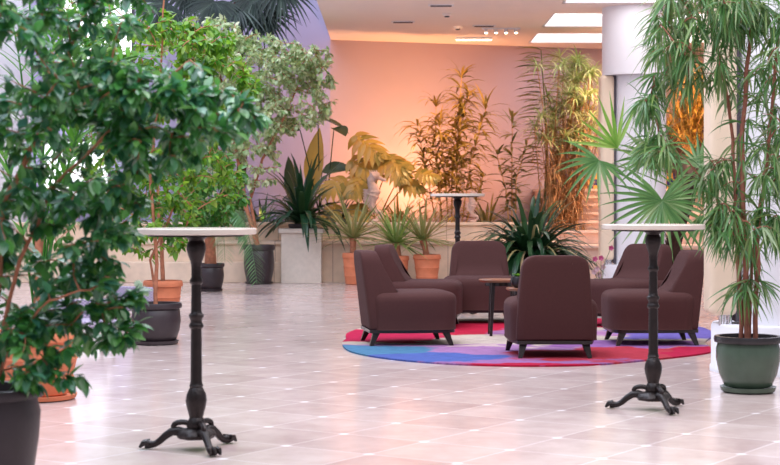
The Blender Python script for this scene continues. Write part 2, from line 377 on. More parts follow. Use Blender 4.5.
# tiers of pale marble steps at the right
zt = [.58, .80, .95, 1.09, 1.23, 1.36, 1.48]
for i, z in enumerate(zt):
    d0 = 25.2 + (0 if i == 0 else .3 + i*.36)
    b_ = MB().box((6.0, (d0+29.6)/2, z/2-.02), (6.8, 29.6-d0, z-.04)); b_.box((6.0, (d0+29.6)/2-.04, z-.02), (6.88, 29.6-d0+.08, .04))
    struct('trim_%d' % (7+i), b_, M['step_stone'], smooth=False)
# patterned blue and gold tile band above the steps
def mosaic():
    m, nt, b = nodes('blue_gold_tile_band'); N = nt.nodes.new; L = nt.links.new
    g = N('ShaderNodeTexCoord'); mp = N('ShaderNodeMapping'); mp.inputs['Scale'].default_value = (9, 9, 9); L(g.outputs['Object'], mp.inputs[0])
    ck = N('ShaderNodeTexChecker'); ck.inputs['Scale'].default_value = 1; ck.inputs[1].default_value = c4(S(50, 50, 110)); ck.inputs[2].default_value = c4(S(220, 160, 70)); L(mp.outputs[0], ck.inputs[0])
    L(ck.outputs[0], b.inputs['Base Color']); b.inputs['Roughness'].default_value = .3; return m
M['mosaic'] = mosaic()
M['panel'] = mat('dark_brown_panel', S(96, 62, 48), .5, var=.25, scale=5)
struct('trim_14', MB().box((6.0, 29.4, 1.63), (6.8, .1, .3)), M['mosaic'], smooth=False)
struct('trim_15', MB().box((6.0, 29.45, 2.25), (3.6, .1, .95)), M['panel'], smooth=False)

# round columns with a drum at head and foot and a cream post in the cut-out
def column(n, cx, D, label):
    s = F/D
    o = struct('trim_%d' % n, MB().lathe([(.46, 3.07), (.46, ZC)], 64, (cx, D, 0)), M['white'])
    struct('trim_%d' % (n+1), MB().lathe([(.375, 0), (.375, 3.07)], 64, (cx+.085, D, 0)), M['white'])
    struct('trim_%d' % (n+2), MB().lathe([(.47, 0), (.47, .035), (.46, .05), (.46, .33), (.45, .35)], 64, (cx, D, 0)), M['white'])
    struct('trim_%d' % (n+3), MB().box((cx-.405, D-.02, 1.74), (.20, .3, 2.66)), M['creampaint'], smooth=False, bevel=.05, bseg=5)
    struct('trim_%d' % (n+4), MB().box((cx-.30, D-.02, 1.72), (.035, .24, 2.7)), M['dark'], smooth=False)
    f = MB()
    for a, z in ((-.42, .37), (-.36, .37), (-.40, .40)): f.tube([(cx+a, D-.13, .34), (cx+a, D-.13, z+.05)], .018, 12)
    struct('trim_%d' % (n+5), f, M['chrome'])
COL1 = ((634-390)*23.5/F, 23.5); COL2 = ((775-390)*11.9/F, 11.9)
column(16, *COL1, ''); column(22, *COL2, '')

# daylit windows high on the left
for i, (x0, x1, y0, y1) in enumerate(((60, 132, -120, 62), (40, 108, 140, 205))):
    a = px(x0, y0, 26.75); b_ = px(x1, y1, 26.75)
    cx, w_ = (a.x+b_.x)/2, b_.x-a.x; cz, h_ = (a.z+b_.z)/2, a.z-b_.z
    struct('window_%d' % (i+1), MB().box((cx, 26.92, cz), (w_, .03, h_)), M['window'], smooth=False)
    o = [x for x in bpy.data.objects if x.name == 'window_%d' % (i+1)][0]
    fr = MB()
    for k in range(4): fr.box((cx-w_/2+w_*k/3, 26.88, cz), (.05, .06, h_))
    for k in range(5 if i == 0 else 2): fr.box((cx, 26.88, cz-h_/2+h_*k/(4 if i == 0 else 1)), (w_+.05, .05, .05))
    fr.build('window_frame', M['dark'], o, smooth=False)

# ceiling fittings
def fitting(name, x, y, dims, matk, label, cat, dz=0):
    D = (ZC-CAMZ)*F/(HZ-y); X = (x-390)*D/F
    t = thing(name, label, cat, (X, D, ZC-dz)); return t
t = fitting('ceiling_lamp', 473, 39, None, None, 'long glowing warm ceiling lamp near the orange wall', 'ceiling light')
MB().box((0, -.3, -.02), (.62, .1, .04)).build('housing', M['white'], t, smooth=False); MB().box((0, -.3, -.045), (.60, .09, .02)).build('diffuser', M['lampglow'], t, smooth=False)
for (x, y, lb) in ((484, 25.5, 'dark slotted ceiling vent beside the row of small spotlights'), (403, 21.5, 'thin slotted ceiling vent left of the smoke detector'), (441, 5, 'pale slotted ceiling vent near the top edge of the picture')):
    t = fitting('ceiling_vent', x, y, None, None, lb, 'ceiling vent')
    MB().box((0, 0, -.006), (.36, .16, .012)).build('frame', M['white'], t, smooth=False)
    g_ = MB(); [g_.box((0, -.05+.033*k, -.016), (.3, .014, .008)) for k in range(4)]; g_.build('slat', M['dark'], t, smooth=False)
for (x, y, lb) in ((447, 13.5, 'small grey smoke detector on the ceiling above the tall lit plant'), (458, 26.5, 'small dark ceiling sensor beside the slotted vent')):
    t = fitting('smoke_detector', x, y, None, None, lb, 'smoke detector')
    MB().lathe([(.075, 0), (.075, -.02), (.055, -.04), (.05, -.04)], 20).build('housing', M['ceil'], t); MB().lathe([(.04, -.04), (.035, -.055), (.01, -.056)], 16).build('sensor', M['dark'], t)
t = fitting('track_light', 501, 28, None, None, 'row of four small golden ceiling spotlights on a rail', 'spotlight')
MB().box((0, 0, -.012), (.62, .03, .024)).build('rail', M['white'], t, smooth=False)
for k in range(4):
    hd = MB().tube([(-.24+.16*k, 0, -.02), (-.24+.16*k, -.02, -.08)], [.022, .034], 12).build('spot_head', M['white'], t)
    MB().tube([(-.24+.16*k, -.0205, -.081), (-.24+.16*k, -.022, -.084)], .026, 12).build('bulb', M['lampglow'], hd)

# ------------------------------------------------------------ rug
def smooth_poly(pts, n=6):
    out = []; k = len(pts)
    for i in range(k):
        p0, p1, p2, p3 = [Vector(pts[(i+j-1) % k]) for j in range(4)]
        for q in range(n):
            t = q/n
            out.append(tuple(.5*((2*p1) + (p2-p0)*t + (2*p0-5*p1+4*p2-p3)*t*t + (3*p1-p0-3*p2+p3)*t**3)))
    return out
rp = [ground(*q) for q in ((342, 345), (352, 353), (390, 360), (450, 365), (520, 367), (590, 366), (650, 361), (702, 355), (713, 351), (705, 343.5), (713, 334), (690, 325), (650, 321), (600, 319.5), (540, 318), (470, 319), (420, 322), (372, 327), (348, 334), (346, 340))]
rug = MB().prism(smooth_poly([(p.x, p.y) for p in rp]), .001, .014).build('rug', M['rug'], smooth=False)
tag(rug, 'large round abstract rug in crimson, lilac, blue and beige under the chairs', 'rug')

# ------------------------------------------------------------ lounge chairs
def rounded(poly, r, n=6):
    out = []; k = len(poly)
    for i in range(k):
        p = Vector(poly[i]); a = (Vector(poly[i-1])-p).normalized(); b_ = (Vector(poly[(i+1) % k])-p).normalized()
        rr = r[i] if hasattr(r, '__len__') else r
        if rr <= 0: out.append(tuple(p)); continue
        for q in range(n+1):
            t = q/n; out.append(tuple(((p+a*rr)*(1-t)**2 + p*2*t*(1-t) + (p+b_*rr)*t*t)))
    return out
def chair_meshes():
    t = thing('lounge_chair', 'x', 'chair')
    # seat cushion block with rounded front
    plan = rounded([(-.335, -.29), (.335, -.29), (.365, .0), (.355, .435), (-.355, .435), (-.365, .0)], [.10, .10, .08, .20, .20, .08], 8)
    prof = [(0, .135), (-.004, .15), (0, .25), (.004, .37), (0, .405), (-.010, .422), (-.028, .438), (-.055, .449), (-.10, .456), (-.2, .46)]
    mb = MB(); k = len(plan); c = Vector((0, .06))
    for off, z in prof:
        for p in plan:
            d = Vector(p)-c; l = d.length; q = c + d*(1+off/l); mb.v.append((q.x, q.y, z))
    for i in range(len(prof)-1):
        for j in range(k): mb.f.append((i*k+j, i*k+(j+1) % k, (i+1)*k+(j+1) % k, (i+1)*k+j))
    mb.f.append(tuple(range(k))[::-1]); mb.f.append(tuple((len(prof)-1)*k+j for j in range(k)))
    mb.build('seat', M['fabric'], t)
    # backrest: front outline lofted through its depth, leaning back
    def outline(ins, ztop):
        h = ztop-ins; wt, wb = .252-ins, .303-ins
        return rounded([(-wb, .135+ins*.3), (wb, .135+ins*.3), (wb-.003, .30), (wt, h), (-wt, h), (-wb+.003, .30)], [.02, .02, .10, .11, .11, .10], 8)
    def yback(z):   # rear surface: upright with a slight lean
        return -.328 - .085*max(0, (z-.14)/.69)
    def yfront(z):  # front surface: slopes down into the seat with a fillet
        u = (z-.135)/.695
        y = -.255 + max(0, .80-max(z, .44))*.38
        if z < .56: y += .07*((.56-max(z, .44))/.12)**2
        return y
    rings = [(.055, 0.0), (.03, .012), (.012, .032), (.003, .06), (0, .10), (0, .5), (0, .90), (.003, .94), (.012, .968), (.03, .988), (.055, 1.0)]
    mb = MB(); k = None
    for ins, u in rings:
        o = outline(ins, .803); k = len(o)
        for x, z in o:
            y0, y1 = yback(z), yfront(z); mb.v.append((x, y0 + (y1-y0)*u if z > .2 or u < .5 else y0+(y1-y0)*u, z))
    nr = len(rings)
    for i in range(nr-1):
        for j in range(k): mb.f.append((i*k+j, (i+1)*k+j, (i+1)*k+(j+1) % k, i*k+(j+1) % k))
    # caps as strips across (left-right symmetric outline) so the curved faces stay smooth
    def cap(base, flip):
        # project columns: grid across width
        pts = [Vector(mb.v[base+j]) for j in range(k)]
        zs = sorted(set(round(p.z, 4) for p in pts))
        nz, nx = 24, 10; zmin, zmax = min(p.z for p in pts)+1e-4, max(p.z for p in pts)-1e-4
        n0 = len(mb.v)
        for a in range(nz+1):
            z = zmin+(zmax-zmin)*(.5-.5*math.cos(math.pi*a/nz))
            xs = []
            for j in range(k):
                p, q = pts[j], pts[(j+1) % k]
                if (p.z-z)*(q.z-z) <= 0 and abs(p.z-q.z) > 1e-9: xs.append(p.x+(q.x-p.x)*(z-p.z)/(q.z-p.z))
            xa, xb = min(xs), max(xs)
            y = (yback(z)) if flip else (yfront(z))
            for b_ in range(nx+1): mb.v.append((xa+(xb-xa)*b_/nx, y, z))
        for a in range(nz):
            for b_ in range(nx):
                q = (n0+a*(nx+1)+b_, n0+a*(nx+1)+b_+1, n0+(a+1)*(nx+1)+b_+1, n0+(a+1)*(nx+1)+b_)
                mb.f.append(q if flip else q[::-1])
    cap(0, True); cap((nr-1)*k, False)
    mb.build('backrest', M['fabric'], t)
    # base frame and legs
    fr = MB().prism(rounded([(-.29, -.33), (.29, -.33), (.345, .0), (.335, .415), (-.335, .415), (-.345, 0)], [.03, .03, .06, .12, .12, .06], 5), .108, .136)
    fr.build('base_frame', M['darkwood'], t, smooth=False)
    for sx, y0, sy in ((-.245, -.27, -1), (.245, -.27, -1), (-.295, .325, 1), (.295, .325, 1)):
        l = MB(); s1 = 1 if sx > 0 else -1
        top, bot = .030, .016; ox, oy = s1*.028, sy*.045
        n = 0
        l.v = [(sx+a*top, y0+b_*top, .109) for a, b_ in ((-1, -1), (1, -1), (1, 1), (-1, 1))] + [(sx+ox+a*bot, y0+oy+b_*bot, .0) for a, b_ in ((-1, -1), (1, -1), (1, 1), (-1, 1))]
        l.f = [(0, 1, 2, 3), (7, 6, 5, 4)] + [(i, 4+i, 4+(i+1) % 4, (i+1) % 4) for i in range(4)]
        l.build('leg', M['darkwood'], t, smooth=False)
    return t
ch0 = chair_meshes()
CH = [((.11, 14.12), -81, 'brown upholstered lounge chair in side view at the left front of the ring'),
      ((1.29, 13.02), 0, 'brown lounge chair seen squarely from behind at the front of the rug'),
      ((.27, 16.05), -97, 'brown lounge chair just behind the left front one, turned to the right'),
      ((.93, 16.75), 180, 'brown lounge chair facing the camera behind the small round tables'),
      ((2.36, 16.2), 130, 'brown lounge chair facing half left, behind the iron column of the right tall table'),
      ((2.30, 14.14), 91, 'brown lounge chair in side view facing left at the right of the ring')]
for i, ((x, y), a, lb) in enumerate(CH):
    c = ch0 if i == 0 else copy_tree(ch0)
    if i == 3: c.scale = (1.08, 1, 1.02)
    c.location = (x, y, .0145); c.rotation_euler = (0, 0, R(a)); tag(c, lb, 'chair', 'brown lounge chairs around the rug')

# ------------------------------------------------------------ small round tables
def side_table(loc, r, h, label, ang0):
    t = thing('side_table', label, 'table', (loc[0], loc[1], .0145), 0, 'small round side tables')
    MB().lathe([(r-.012, h-.025), (r, h-.012), (r, h-.004), (r-.005, h)], 48).build('table_top', M['walnut'], t)
    for k in range(3):
        a = R(ang0+120*k); p0 = Vector((math.cos(a)*r*.62, math.sin(a)*r*.62, h-.024)); p1 = Vector((math.cos(a)*r*.86, math.sin(a)*r*.86, 0))
        MB().tube([p1, p0], [.014, .022], 12).build('leg', M['darkwood'], t)
    MB().lathe([(r*.7, h-.06), (r*.7, h-.024)], 32).build('apron', M['darkwood'], t)
    return t
side_table((1.0, 14.95), .185, .515, 'taller small round walnut side table with black legs', 240)
side_table((1.22, 14.30), .20, .47, 'lower small round side table partly behind the rear-view chair', 160)
t = thing('potted_succulent', 'small round black pot with bright green leaves on the low side table', 'plant', (1.115, 14.25, .485))
MB().lathe([(.02, 0), (.05, .02), (.062, .06), (.05, .10), (.042, .10), (.03, .07)], 24).build('pot', M['potrim'], t)
lf = MB()
for k in range(14):
    a = k*2.4; lf.leaf((0, 0, .085), (math.cos(a), math.sin(a), 1.0+.6*rnd.random()), .07, [.008, .03, .02, 0], .8)
lf.build('foliage', M['ficus_lime'], t)

# ------------------------------------------------------------ tall bistro tables
def bar_table(loc, label, top_r=.30, h=1.1, rot=0):
    t = thing('bar_table', label, 'table', (loc[0], loc[1], 0), R(rot), 'tall round bistro tables with cast iron pedestals')
    k = h-1.1
    tp = MB().lathe([(top_r-.006, h-.030), (top_r, h-.026), (top_r, h-.004), (top_r-.004, h)], 64).build('table_top', M['marble'], t)
    MB().lathe([(top_r*.80, h-.040), (top_r*.80, h-.031)], 48).build('top_plate', M['iron'], t)
    P = [(.030, .10), (.045, .105), (.052, .12), (.046, .14), (.040, .155), (.036, .16), (.040, .175), (.052, .215), (.057, .245), (.052, .275), (.040, .30), (.034, .31), (.038, .318), (.034, .325),
         (.031, .34), (.029, .60), (.036, .605), (.040, .615), (.036, .625), (.030, .635), (.033, .65), (.040, .66), (.040, .67), (.030, .68), (.028, .70), (.026, .82), (.034, .828), (.036, .84), (.030, .85), (.026, .86),
         (.028, .92), (.032, .935), (.044, .965), (.052, .995), (.050, 1.02), (.040, 1.038), (.046, 1.046), (.060, 1.055), (.060, 1.061)]
    P = [(r*.92, z + (k if z > .33 else 0)) for r, z in P]
    MB().lathe(P, 32, ribs=8, rd=.02).build('pedestal', M['iron'], t)
    MB().lathe([(.03, .055), (.085, .058), (.095, .075), (.085, .095), (.055, .108), (.03, .11)], 32, ribs=6, rd=.06).build('base_boss', M['iron'], t)
    for j in range(3):
        a = R(-80+120*j); ca, sa = math.cos(a), math.sin(a)
        KS = .84; pr = [(.05, .078, .036), (.10, .092, .034), (.14, .088, .030), (.18, .066, .026), (.215, .040, .024), (.245, .026, .024), (.275, .024, .028), (.30, .026, .031)]
        pr = [(r if r < .06 else .05+(r-.05)*.82, z, w_) for r, z, w_ in pr]; lm = MB().tube([(ca*r, sa*r, z) for r, z, w_ in pr], [w_*.72 for r, z, w_ in pr], 12)
        lg = lm.build('leg', M['iron'], t)
        cl = MB()
        for q in (-1, 0, 1):
            a2 = a+q*.09
            cl.tube([(math.cos(a2)*.285*KS, math.sin(a2)*.285*KS, .036), (math.cos(a2)*.315*KS, math.sin(a2)*.315*KS, .032), (math.cos(a2)*.335*KS, math.sin(a2)*.335*KS, .012)], [.013, .014, .006], 8)
        cl.build('claw_foot', M['iron'], lg)
        # curl ornament on the knee
        MB().tube([(ca*(.07+.045*math.cos(u)), sa*(.07+.045*math.cos(u)), .115+.022*math.sin(u)) for u in np.linspace(-.4, 3.4, 9)], [.014]*9, 8).build('scroll', M['iron'], lg)
    return t
g1 = ground(198, 449); g2 = ground(653, 409.5)
bar_table((-.962, 8.07), 'nearest tall bistro table at left, round marble top on a black iron pedestal', rot=16)
bar_table((1.56, 9.63), 'tall bistro table at right in front of the brown lounge chairs', .305, rot=6)
bar_table(((457.5-390)*18.1/F, 18.1), 'distant tall bistro table standing behind the lounge chair that faces the camera', .305, 1.335, rot=30)

# ------------------------------------------------------------ plant generators
def rvec(r): 
    while True:
        v = Vector((r.uniform(-1, 1), r.uniform(-1, 1), r.uniform(-1, 1)))
        if .05 < v.length < 1: return v
def pot(t, kind, r, h, saucer=True):
    """adds pot, rim, soil and saucer; returns soil height"""
    if kind == 'terracotta':
        m = M['terracotta']; z0 = .03 if saucer else 0
        MB().lathe([(r*.62, z0), (r*.70, z0+.01), (r*.80, z0+h*.25), (r*.83, z0+h*.27), (r*.80, z0+h*.30), (r*.89, z0+h*.55), (r*.92, z0+h*.57), (r*.89, z0+h*.60), (r*.95, z0+h*.84), (r*.9, z0+h*.84), (r*.88, z0+h*.7)], 40).build('pot', m, t)
        MB().lathe([(r*.93, z0+h*.84), (r*1.02, z0+h*.85), (r*1.03, z0+h*.9), (r, z0+h*.98), (r*.97, z0+h), (r*.90, z0+h), (r*.88, z0+h*.86)], 40).build('rim', m, t)
    elif kind == 'tub':
        m = M['darkpot']; z0 = .02 if saucer else 0
        MB().lathe([(r*.68, z0), (r*.78, z0+.015), (r*.92, z0+h*.3), (r*.97, z0+h*.55), (r*.93, z0+h*.82), (r*.88, z0+h*.86), (r*.8, z0+h*.85)], 40).build('pot', m, t)
        MB().lathe([(r*.92, z0+h*.84), (r*1.0, z0+h*.87), (r*1.02, z0+h*.93), (r*.99, z0+h), (r*.88, z0+h), (r*.85, z0+h*.86)], 40).build('rim', m, t)
    elif kind == 'green':
        m = M['greenpot']; z0 = .035
        MB().lathe([(r*.66, z0), (r*.74, z0+.01), (r*.90, z0+h*.25), (r*1.0, z0+h*.55), (r*1.0, z0+h*.75), (r*.95, z0+h*.86), (r*.9, z0+h*.86)], 48).build('pot', m, t)
        MB().lathe([(r*.95, z0+h*.86), (r*1.05, z0+h*.88), (r*1.07, z0+h*.95), (r*1.04, z0+h), (r*.92, z0+h), (r*.9, z0+h*.88)], 48).build('rim', M['potrim'], t)
        MB().lathe([(r*.74, 0), (r*.84, .012), (r*.88, .038), (r*.82, .038), (r*.7, .02)], 48).build('saucer', M['greenpot'], t)
        saucer = False
    MB().lathe([(r*.84, z0+h*.88), (r*.5, z0+h*.90), (r*.05, z0+h*.905)], 24).build('soil', M['soil'], t)
    if saucer: MB().lathe([(r*.70, 0), (r*.86, .008), (r*.90, .035), (r*.84, .035), (r*.8, .02)], 40).build('saucer', m, t)
    return z0+h*.89

def jitter(a, b_, n, amt, r):
    out = []
    for i in range(n+1):
        t = i/n; p = a.lerp(b_, t)
        if 0 < i < n: p = p + rvec(r)*amt
        out.append(p)
    return out
def ficus(t, base, stems, blobs, leaf, mat_leaf, mat_bark, seed, lpt=14, arch=.12, hang=.9, twig=.006, rollr=.9, dr=(.1, .7)):
    """stems: world polylines with radii; blobs: (centre, radii, twigs). leaf: (length, width profile)"""
    r = random.Random(seed); b0 = Vector(base)
    trunk = MB(); sk = []
    for pts, r0, r1 in stems:
        P = []
        for a, b_ in zip(pts, pts[1:]): P += jitter(a, b_, 4, .012, r)[(1 if P else 0):]
        trunk.tube([p-b0 for p in P], [r0+(r1-r0)*i/(len(P)-1) for i in range(len(P))], 9)
        sk += P[len(P)//3:]
    trunk.build('trunk', mat_bark, t)
    qs = []
    for c, rad, n in blobs:
        for _ in range(n):
            v = rvec(r); v = v.normalized()*(v.length**.6); qs.append(Vector(c)+Vector((v.x*rad[0], v.y*rad[1], v.z*rad[2])))
    qs.sort(key=lambda q: min((q-s).length for s in sk))
    br, fo = MB(), MB(); A = np.array([tuple(s) for s in sk])
    L, ws = leaf
    for q in qs:
        d = np.linalg.norm(A-np.array(tuple(q)), axis=1) + .35*np.maximum(0, A[:, 2]-q.z)
        s = Vector(A[int(d.argmin())]); m_ = s.lerp(q, .5)+Vector((0, 0, arch*(q-s).length))+rvec(r)*.03
        n = max(3, int((q-s).length/.12)); path = []
        for i in range(n+1):
            u = i/n; path.append(s*(1-u)**2+m_*2*u*(1-u)+q*u*u)
        br.tube([p-b0 for p in path], [twig*(1.9-1.3*i/n) for i in range(n+1)], 5, cap=False)
        A = np.vstack([A]+[np.array([tuple(p)]) for p in path[1:]])
        for k in range(lpt):
            u = 1-.65*(k/lpt)*r.random()**.3 if (q-s).length > .25 else 1-k/lpt
            i = min(n-1, int(u*n)); p = path[i].lerp(path[i+1], u*n-i)
            dv = (path[i+1]-path[i]).normalized() if (path[i+1]-path[i]).length > 1e-6 else Vector((0, 0, 1))
            o = rvec(r).normalized()
            d_ = (dv*.5+o*.9+Vector((0, 0, -hang*r.uniform(.3, 1.2)))).normalized()
            l = L*r.uniform(.7, 1.2); f = l/L
            fo.leaf(p-b0+o*.01, d_, l, [w_*f for w_ in ws], r.uniform(*dr), .25, r.uniform(-rollr, rollr))
    br.build('branches', mat_bark, t); fo.build('foliage', mat_leaf, t)
def oval(w_): return [0, w_*.85, w_, w_*.62, 0]
def lance(w_): return [w_*.3, w_, w_*.8, 0]

def straps(t, base, n, L, W, el, droop, mt, seed, name='foliage', segs=7, wprof=None, az=None, jit=.15, rad0=.03):
    r = random.Random(seed); f = MB()
    wprof = wprof or [.55, .85, 1, 1, .9, .7, .4, 0]
    for k in range(n):
        a = (az[0]+(az[1]-az[0])*r.random()) if az else k*2.39996+r.uniform(-.2, .2)
        u = k/max(1, n-1); e = el[0]+(el[1]-el[0])*u+r.uniform(-jit, jit)
        l = L*r.uniform(.75, 1.12)
        d = Vector((math.cos(a)*math.cos(e), math.sin(a)*math.cos(e), math.sin(e)))
        p = Vector(base)+Vector((math.cos(a)*rad0, math.sin(a)*rad0, 0))
        f.leaf(p, d, l, [w_*W for w_ in wprof], droop*r.uniform(.6, 1.3), .25, r.uniform(-.3, .3))
    return f.build(name, mt, t)
def cane_plant(t, base, stems, L, W, mt, seed, per=9, step=.13, start=.25, droop=1.2, el=.5, bark=None, sr=.012):
    """upright canes (local polylines) with whorls of narrow leaves"""
    r = random.Random(seed); st, f = MB(), MB()
    for pts in stems:
        pts = [Vector(p) for p in pts]; P = []
        for a, b_ in zip(pts, pts[1:]): P += jitter(a, b_, 5, .008, r)[(1 if P else 0):]
        st.tube(P, [sr*(1.1-.6*i/len(P)) for i in range(len(P))], 7)
        tot = sum((b_-a).length for a, b_ in zip(P, P[1:])); s = tot*start; acc = 0
        for a, b_ in zip(P, P[1:]):
            l = (b_-a).length
            while s < acc+l:
                p = a.lerp(b_, (s-acc)/l)
                for k in range(per):
                    az = r.uniform(0, 2*math.pi); e = el+r.uniform(-.5, .5)+(.5 if s > tot*.93 else 0)
                    f.leaf(p, (math.cos(az)*math.cos(e), math.sin(az)*math.cos(e), math.sin(e)), L*r.uniform(.6, 1.15), lance(W)[:1]+[W, W, W*.6, 0], droop*r.uniform(.5, 1.4), .2, r.uniform(-.4, .4))
                s += step*r.uniform(.6, 1.4)
            acc += l
    st.build('stems', bark or M['cane'], t); f.build('foliage', mt, t)
def fan_leaf(t, hub, axis, nrm, L, W, mt, span=300, n=24, droop=.9, petiole_from=None, stem=None, seed=0, name='frond'):
    """a fan of blades around hub; axis = middle direction, nrm = leaf normal"""
    r = random.Random(seed); f = MB(); hub = Vector(hub); ax = Vector(axis).normalized(); nn = Vector(nrm).normalized(); nn = (nn-ax*nn.dot(ax)).normalized()
    for k in range(n):
        a = R(-span/2+span*k/(n-1)) + r.uniform(-.03, .03)
        d = Matrix.Rotation(a, 3, nn) @ ax
        f.leaf(hub, d, L*(1-.25*(abs(a)/math.pi))*r.uniform(.88, 1.08), [W*.35, W*.8, W, W*.9, W*.6, W*.3, 0], droop*r.uniform(.5, 1.2), .5, up=nn)
    if petiole_from is not None:
        a, b_ = Vector(petiole_from), hub; m_ = a.lerp(b_, .5)+Vector((0, 0, .08*(a-b_).length))
        f.tube([a*(1-u)**2+m_*2*u*(1-u)+b_*u*u for u in (0, .2, .4, .6, .8, 1)], [.009, .008, .007, .006, .006, .006], 6)
    return f.build(name, mt, t)
def pinnate(t, pts, L, W, mt, n=30, seed=0, droop=.5, name='frond', start=.2, flat=.3):
    """arching rachis through pts (local) with leaflets either side"""
    r = random.Random(seed); f = MB(); a, m_, b_ = [Vector(p) for p in pts]
    q = lambda u: a*(1-u)**2+m_*2*u*(1-u)+b_*u*u
    f.tube([q(i/10) for i in range(11)], [.010-.0007*i for i in range(11)], 6)
    for k in range(n):
        u = start+(1-start)*k/n; p = q(u); d = (q(min(1, u+.02))-q(u-.02)).normalized(); sd = d.cross(Vector((0, 0, 1)))
        if sd.length < .01: sd = Vector((1, 0, 0))
        sd.normalize(); l = L*math.sin(math.pi*min(.93, .18+.75*(u-start)/(1-start)))**.6
        for s in (-1, 1):
            f.leaf(p, (sd*s+d*.75+Vector((0, 0, flat))+rvec(r)*.1), l*r.uniform(.85, 1.1), [W*.5, W, W*.8, W*.4, 0], droop, .3)
    return f.build(name, mt, t)

# ------------------------------------------------------------ the plants
# 1 large dark ficus in the left foreground
D = 6.25; b0 = px(-18, 0, D); b0.z = 0
t = thing('potted_ficus', 'large dark-leaved ficus in a tall charcoal pot filling the left foreground', 'plant', b0)
MB().lathe([(.14, 0), (.16, .01), (.19, .15), (.215, .32), (.222, .42), (.205, .49), (.19, .49), (.185, .45)], 48).build('pot', M['darkpot'], t)
MB().lathe([(.205, .475), (.232, .48), (.236, .50), (.23, .515), (.195, .515), (.19, .48)], 48).build('rim', M['darkpot'], t)
MB().lathe([(.19, .47), (.05, .475)], 24).build('soil', M['soil'], t)
Z = Vector((0, 0, .45))
P = lambda x, y, dd=0: px(x, y, D+dd)
stems = [([b0+Z, P(-4, 300), P(4, 200, .1), P(40, 130, .1), P(80, 20, .2)], .017, .007),
         ([b0+Z+Vector((.03, 0, 0)), P(20, 260, -.1), P(50, 190), P(120, 120, -.1), P(190, 60, 0)], .009, .004),
         ([b0+Z+Vector((0, .04, 0)), P(-10, 200, .2), P(-30, 60, .2), P(-20, -80, .2)], .007, .003),
         ([b0+Z+Vector((.02, -.03, 0)), P(10, 340, -.1), P(50, 300, -.2), P(90, 290, -.2)], .007, .003)]
bl = [(P(5, 50), (.46, .6, .40), 76), (P(85, 10), (.26, .5, .12), 16), (P(120, 95), (.30, .4, .15), 44), (P(205, 118), (.26, .3, .10), 34), (P(170, 90), (.2, .3, .10), 22), (P(35, 160), (.50, .5, .28), 62), (P(150, 150), (.18, .3, .10), 20),
      (P(25, 250), (.46, .4, .26), 44), (P(105, 215), (.2, .3, .15), 18), (P(35, 350), (.27, .3, .17), 40), (P(100, 285), (.16, .2, .15), 20), (P(118, 325), (.08, .12, .07), 8), (P(-80, 150), (.4, .6, .8), 50), (P(60, -60), (.6, .6, .25), 36)]
ficus(t, b0, stems, bl, (.062, oval(.033)), M['ficus_front'], M['bark'], 11, lpt=21, hang=.75, twig=.0022, rollr=.5)

# 2 kentia-like palm in a big terracotta pot behind it
g = ground(38, 399); D2 = g.y
t = thing('potted_palm', 'arching green palm in a wide terracotta pot at far left behind the dark ficus', 'plant', g)
zs = pot(t, 'terracotta', .27, .40)
tip = [(130, 12), (95, 45), (60, 30), (0, 20), (-60, 90), (120, 110), (20, -60), (150, 60)]
for k, (x, y) in enumerate(tip):
    e = px(x, y, D2+rnd.uniform(-.5, .5))-g; m_ = Vector((e.x*.35, e.y*.3, e.z*1.12))
    pinnate(t, [(0, 0, zs), m_, e], .34, .032, M['kentia'], 16, k, .5)
MB().tube([(0, 0, zs), (.01, 0, zs+.5), (0, 0, zs+.8)], [.035, .03, .02], 10).build('trunk', M['bark'], t)

def tree(name, label, gx, gy, kind, r_, h_, stems_px, blobs_px, leaf, ml, mb_, seed, **k):
    g = ground(gx, gy); D = g.y
    t = thing(name, label, 'plant', g); zs = pot(t, kind, r_, h_)
    st = []
    for pts, r0, r1 in stems_px: st.append(([g+Vector((0, 0, zs-.02))]+[px(x, y, D+dd) for x, y, dd in pts], r0, r1))
    bl = [(px(x, y, D+dd), (rx*D/F, ry_, rz*D/F), n) for x, y, dd, rx, ry_, rz, n in blobs_px]
    ficus(t, g, st, bl, leaf, ml, mb_, seed, **k); return t
tree('potted_ficus', 'bright lime-green ficus in the round dark tub behind the nearest bistro table', 156, 344, 'tub', .222, .34,
     [([(156, 250, 0), (150, 170, 0), (160, 80, 0), (165, -10, 0)], .019, .007), ([(150, 260, .1), (185, 180, 0), (200, 110, 0)], .013, .006)],
     [(165, 55, 0, 75, .6, 45, 130), (212, 80, 0, 45, .5, 45, 80), (120, 100, .2, 50, .5, 60, 50), (195, 175, 0, 52, .5, 48, 80), (120, 180, .2, 40, .5, 50, 40), (150, 235, .1, 45, .4, 25, 30), (80, 30, .3, 50, .5, 60, 40)],
     (.075, oval(.038)), M['ficus_lime'], M['bark'], 21, lpt=14, twig=.0035)
tree('potted_ficus', 'green ficus with a pale trunk in a terracotta pot left of the small dark tub', 163, 322, 'terracotta', .20, .40,
     [([(160, 230, 0), (156, 160, 0), (140, 90, 0)], .024, .010)],
     [(120, 130, .2, 60, .6, 60, 50), (165, 205, 0, 65, .5, 40, 110), (215, 190, 0, 34, .4, 42, 70), (60, 180, 0, 40, .5, 70, 40)],
     (.09, oval(.042)), M['ficus_mid'], M['bark'], 22, lpt=14, twig=.0035)
